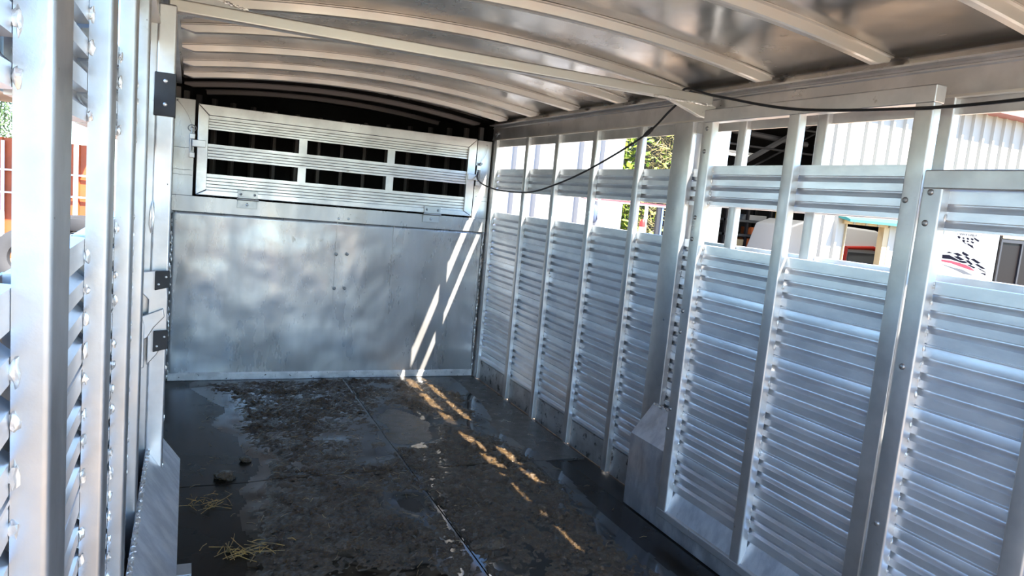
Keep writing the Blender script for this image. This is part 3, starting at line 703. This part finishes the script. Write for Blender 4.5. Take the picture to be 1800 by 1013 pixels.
# banner (traced in banner plane coordinates x,z on the siding)
bn = empty('banner', (13.8, YB - .06, .6)); tag(bn, 'white vinyl banner with black chequered flags and a red swoosh on the shop wall', 'banner')
yb_ = YB - .075
bm = B(); box(bm, 12.95, 14.62, yb_, yb_ + .012, .45, 1.50); adopt(obj('banner_sheet', bm, BANNER), bn)
def ink(nm, polys, m):
    bm = B()
    for P in polys: prism(bm, P, yb_ - .004, yb_ - .0005, 'y')
    o = adopt(obj(nm, bm, m), bn); return o
ink('chequered_flag', [list(L) for L in (
    [(13.361, 1.387), (13.406, 1.403), (13.464, 1.381), (13.43, 1.344)], [(13.504, 1.375), (13.542, 1.386), (13.592, 1.37), (13.552, 1.348)], [(13.628, 1.372), (13.666, 1.385), (13.727, 1.362), (13.687, 1.338)],
    [(13.749, 1.369), (13.792, 1.382), (13.861, 1.363), (13.821, 1.336)], [(13.836, 1.405), (14.028, 1.348), (14.002, 1.322), (13.882, 1.361)],
    [(13.516, 1.328), (13.57, 1.342), (13.613, 1.317), (13.591, 1.292), (13.691, 1.257), (13.622, 1.269), (13.549, 1.297)], [(13.642, 1.319), (13.681, 1.33), (13.729, 1.316), (13.689, 1.298)],
    [(13.76, 1.313), (13.807, 1.326), (13.889, 1.3), (13.848, 1.283)], [(13.686, 1.279), (13.793, 1.253), (13.847, 1.239), (13.855, 1.283), (13.856, 1.235), (13.898, 1.185), (13.803, 1.215), (13.701, 1.253)],
    [(13.116, 1.066), (13.202, 1.09), (13.314, 1.064), (13.233, 1.065)], [(13.314, 1.064), (13.44, 1.081), (13.616, 1.037), (13.472, 1.021), (13.4, 1.047)],
    [(13.571, 1.083), (13.596, 1.114), (13.804, 1.052), (13.734, 1.03), (13.646, 1.049)], [(13.353, 1.007), (13.481, 1.019), (13.678, 0.959), (13.566, 0.942)],
    [(13.652, 1.026), (13.735, 1.027), (13.847, 0.984), (13.803, 0.96)], [(13.706, 0.949), (13.795, 0.959), (13.957, 0.885), (13.903, 0.868)],
    [(13.865, 0.979), (13.954, 0.995), (14.187, 0.918), (14.088, 0.903)], [(14.007, 0.888), (14.09, 0.897), (14.295, 0.835), (14.364, 0.805), (14.25, 0.811)],
    [(13.773, 0.871), (13.895, 0.864), (14.06, 0.819), (13.994, 0.81)], [(14.112, 0.816), (14.191, 0.808), (14.389, 0.745), (14.382, 0.736)], [(14.22, 0.732), (14.386, 0.722), (14.388, 0.683)],
    [(13.025, 1.027), (13.218, 1.027), (13.349, 0.991), (13.543, 0.936), (13.71, 0.933), (13.794, 0.899), (13.654, 0.893), (13.481, 0.922), (13.278, 0.949), (13.035, 0.955)])], INK)
o = ink('red_swoosh', [list([(13.022, 0.933), (13.269, 0.922), (13.521, 0.897), (13.744, 0.864), (13.888, 0.827), (14.042, 0.757), (13.902, 0.773), (13.623, 0.82), (13.313, 0.876), (13.025, 0.899)])], INKR)
ink('grey_swoosh', [list([(13.038, 0.847), (13.382, 0.798), (13.67, 0.768), (13.997, 0.673), (13.741, 0.686), (13.475, 0.754)])], INKG)
def text(s, x, z, size, m, shear=0):
    cu = bpy.data.curves.new('banner_text', 'FONT'); cu.body = s; cu.size = size; cu.extrude = .001; cu.shear = shear
    o = bpy.data.objects.new('banner_text', cu); COL.objects.link(o)
    dg = bpy.context.evaluated_depsgraph_get(); me = bpy.data.meshes.new_from_object(o.evaluated_get(dg)); bpy.data.objects.remove(o)
    me.transform(Matrix.Translation((x, yb_ - .002, z)) @ Matrix.Rotation(math.pi / 2, 4, 'X'))
    q = link('banner_text', me, m); adopt(q, bn)
a = (13.347, 1.445); text('STAMPEDE RAMBLER', a[0], a[1] - .03, .062, INK, .3)
a = (13.996, 1.439); text('JL', a[0], a[1] - .0, .11, mat('maroon_ink', (.2, .05, .07), 0, .5), .5)

# white ribbed shed to the left of the hedge
wsd = empty('white_shed', (4.3, YB, -.5)); tag(wsd, 'white ribbed metal shed seen through the farthest right windows', 'building')
bm = B(); siding(bm, 2.6, 5.85, -.5, 3.2, YB, .34, .08); adopt(obj('siding', bm, SIDW), wsd)
bm = B(); box(bm, 2.6, 5.84, YB + .04, YB + 3, -.5, 3.15); adopt(obj('shed_body', bm, SIDW), wsd)
bm = B(); box(bm, 2.5, 5.95, YB - .15, YB + 3.1, 3.2, 3.28); adopt(obj('shed_roof', bm, SIDE), wsd)
# foliage
def foliage(name, lb, cat, x0, x1, y0, y1, z0, z1, n, m, s=.06, twigs=False):
    bm = B()
    for _ in range(n):
        x = random.uniform(x0, x1); y = random.uniform(y0, y1); z = random.uniform(z0, z1)
        k = noise.noise(Vector((x * 1.5, y * 1.5, z * 1.5)))
        if k < -.25: continue
        c = Vector((x, y, z)); a = Vector([random.gauss(0, 1) for _ in range(3)]).normalized(); b = a.orthogonal().normalized(); ss = s * random.uniform(.5, 1.4)
        if twigs: q = [c - a * ss * 2.2, c + b * ss * .10, c + a * ss * 2.2, c - b * ss * .10]
        else: q = [c - a * ss, c - b * ss * .5 , c + a * ss, c + b * ss * .5]
        bm.faces.new([bm.verts.new(v) for v in q])
    o = obj(name, bm, m); return o
hg = empty('hedge_bush', (6.2, 5, -.5)); tag(hg, 'yellow-green leafy bush between the white shed and the shop', 'bush')
adopt(foliage('leaves', '', '', 5.95, 6.5, 4.5, 6.0, -.5, 3.6, 6000, LEAFG), hg)
bm = B()
for k in range(7): tube(bm, [(6.0 + k * .07, 5.3, -.5), (6.02 + k * .06, 5.25, 1.4), (6.0 + k * .07, 5.4, 3.2)], [.03, .02, .008], 5)
adopt(obj('stems', bm, LEAFB), hg)
hh = empty('dry_bush', (6.9, 5, -.5)); tag(hh, 'tall dry brown vine bush left of the open shop bay', 'bush')
adopt(foliage('dry_twigs', '', '', 6.5, 7.22, 4.4, 5.8, -.5, 3.7, 7500, LEAFB, .055, True), hh)
adopt(foliage('leaves', '', '', 6.5, 7.22, 4.35, 5.8, -.5, 3.7, 1700, LEAFG, .05), hh)
# mirror of a parked vehicle
mr = empty('side_mirror', (4.43, 2.5, 1.1)); tag(mr, 'blue-grey backed vehicle side mirror on a white arm outside the fourth right window', 'mirror')
bm = B(); q = bmesh.ops.create_uvsphere(bm, u_segments=16, v_segments=10, radius=1)
for v in q['verts']: v.co = Vector((4.40 + v.co.x * .05, 2.52 + v.co.y * .05, 1.225 + v.co.z * .11))
adopt(obj('mirror_shell', bm, mat('slate_plastic', (.09, .12, .19), 0, .4), smooth=True), mr)
bm = B(); q = bmesh.ops.create_uvsphere(bm, u_segments=16, v_segments=10, radius=1)
for v in q['verts']: v.co = Vector((4.455 + v.co.x * .045, 2.47 + v.co.y * .03, 1.22 + v.co.z * .075))
adopt(obj('mirror_glass', bm, WHITE, smooth=True), mr)
bm = B(); tube(bm, [(4.43, 2.5, -.5), (4.44, 2.5, .9), (4.44, 2.5, 1.42)], .018, 8); adopt(obj('mirror_arm', bm, WHITE), mr)
# machine cab frame
cf = empty('cab_frame', (5.8, 3.5, -.5)); tag(cf, 'open machine cab frame with dark posts in front of the bushes', 'cab frame')
bm = B(); box(bm, 4.78, 6.3, 3.47, 3.53, 1.385, 1.405); adopt(obj('roof_bar', bm, WHITE), cf)
bm = B(); box(bm, 4.78, 6.3, 3.46, 3.54, 1.405, 1.425); adopt(obj('roof_edge', bm, mat('dull_maroon', (.12, .04, .05), 0, .6)), cf)
for x, m_, ww in ((5.97, DARKST, .045), (6.04, mat('slate_blue', (.10, .14, .24), 0, .5), .03), (5.78, WHITE, .03), (5.36, WHITE, .03)):
    bm = B(); box(bm, x, x + ww, 3.48, 3.52, -.5, 1.39); adopt(obj('cab_post', bm, m_), cf)
ex = empty('fire_extinguisher', (5.70, 3.42, .9)); tag(ex, 'small red and white extinguisher hanging on the cab frame', 'extinguisher')
bm = B(); tube(bm, [(5.70, 3.42, .93), (5.70, 3.42, 1.16), (5.70, 3.42, 1.19)], [.04, .04, .015], 12); adopt(obj('bottle', bm, WHITE, smooth=True), ex)
bm = B(); tube(bm, [(5.70, 3.42, 1.10), (5.70, 3.42, 1.165), (5.70, 3.42, 1.20)], [.043, .043, .018], 12); adopt(obj('red_collar', bm, RED, smooth=True), ex)

# left side outdoors
ct = empty('shipping_container', (-4, 10.5, -.5)); tag(ct, 'orange ribbed shipping container seen through the left slats', 'container')
bm = B(); siding(bm, -8, -1.35, -.5, 1.55, 10, .28, .04); box(bm, -8, -1.35, 10.02, 12.5, -.5, 1.55); adopt(obj('container_body', bm, ORANGE), ct)
bm = B()
for x in (-2.80, -2.0, -3.6, -5): box(bm, x, x + .05, 9.9, 9.95, -.4, 1.5)
for z in (.62, 1.0): box(bm, -8, -1.35, 9.91, 9.94, z, z + .03)
o = adopt(obj('lock_bar', bm, WHITE), ct)
def tyre_pile(cx, cy, n, grp, lb):
    for k in range(n):
        o = tyre0.copy(); COL.objects.link(o); o.location = (cx + random.uniform(-.04, .04), cy, -.5 + .12 + k * .235)
        o['label'] = lb[k]
bm = B(); R_, r_ = .30, .11; n1, n2 = 28, 10
ringv = [[bm.verts.new(((R_ + r_ * 1.0 * math.cos(b)) * math.cos(a), (R_ + r_ * math.cos(b)) * math.sin(a), .115 * max(-.92, min(.92, 1.3 * math.sin(b))))) for b in [2 * math.pi * j / n2 for j in range(n2)]] for a in [2 * math.pi * i / n1 for i in range(n1)]]
for i in range(n1):
    for j in range(n2): bm.faces.new((ringv[i][j], ringv[(i + 1) % n1][j], ringv[(i + 1) % n1][(j + 1) % n2], ringv[i][(j + 1) % n2]))
tyre0 = obj('tyre', bm, TYRE, smooth=True); tag(tyre0, 'lowest tyre of the stack in front of the orange container', 'tyre', 'tyres stacked outside on the left'); tyre0.location = (-1.36, 8.0, -.38)
tyre_pile(-1.36, 8.0, 0, '', [])
for k, nm in enumerate(('second tyre up', 'third tyre up', 'top tyre')):
    o = tyre0.copy(); COL.objects.link(o); o.location = (-1.36 + .03 * (-1) ** k, 8.0, -.38 + .235 * (k + 1)); o['label'] = nm + ' in the stack in front of the orange container'
for k, (nm, px, pz) in enumerate((('upright tyre leaning left of the stack, by the photo edge', -1.9, -.12),)):
    o = tyre0.copy(); COL.objects.link(o); o.location = (-1.87, 6.7, -.08); o.rotation_euler = (math.radians(78), 0, 0); o['label'] = nm
bm = B(); box(bm, -1.62, -1.56, 8.9, 8.96, -.5, 2.25); aw = obj('awning_post', bm, WHITE); tag(aw, 'slim white post standing in front of the orange container', 'post')
cn = empty('canopy', (-3, 9, 2.2)); tag(cn, 'pale metal canopy roof outside on the left', 'canopy')
bm = B(); box(bm, -7, -1.2, 8.6, 12, 2.25, 2.33); adopt(obj('canopy_roof', bm, TIN), cn)
for x in (-6.8, -4.2):
    bm = B(); box(bm, x, x + .08, 8.8, 8.88, -.5, 2.25); adopt(obj('canopy_leg', bm, WHITE), cn)
pt = empty('pine_tree', (-5.6, 20, -.5)); tag(pt, 'dark green pine tree far away at the left edge', 'tree')
bm = B(); tube(bm, [(-5.2, 20, -.5), (-5.2, 20, 5)], [.2, .06], 8); adopt(obj('trunk', bm, LEAFB), pt)
bm = B()
for _ in range(5000):
    z = random.uniform(.8, 5.2); r = (5.6 - z) * .38 * random.random() ** .5; a = random.random() * 6.28
    c = Vector((-5.2 + r * math.cos(a), 20 + r * math.sin(a), z)); d = Vector([random.gauss(0, 1) for _ in range(3)]).normalized(); e = d.orthogonal() * .3
    bm.faces.new([bm.verts.new(v) for v in (c - d * .12, c + e * .12, c + d * .12)])
adopt(obj('needles', bm, PINE), pt)
bm = B(); prism(bm, [(-1.75, -.5), (-1.25, -.5), (-1.3, .05), (-1.68, .1)], 5.2, 5.8, 'y'); tag(obj('blue_bin', bm, BLUE, bevel=.03), 'bright blue bin on the ground outside, low at the left edge', 'bin')
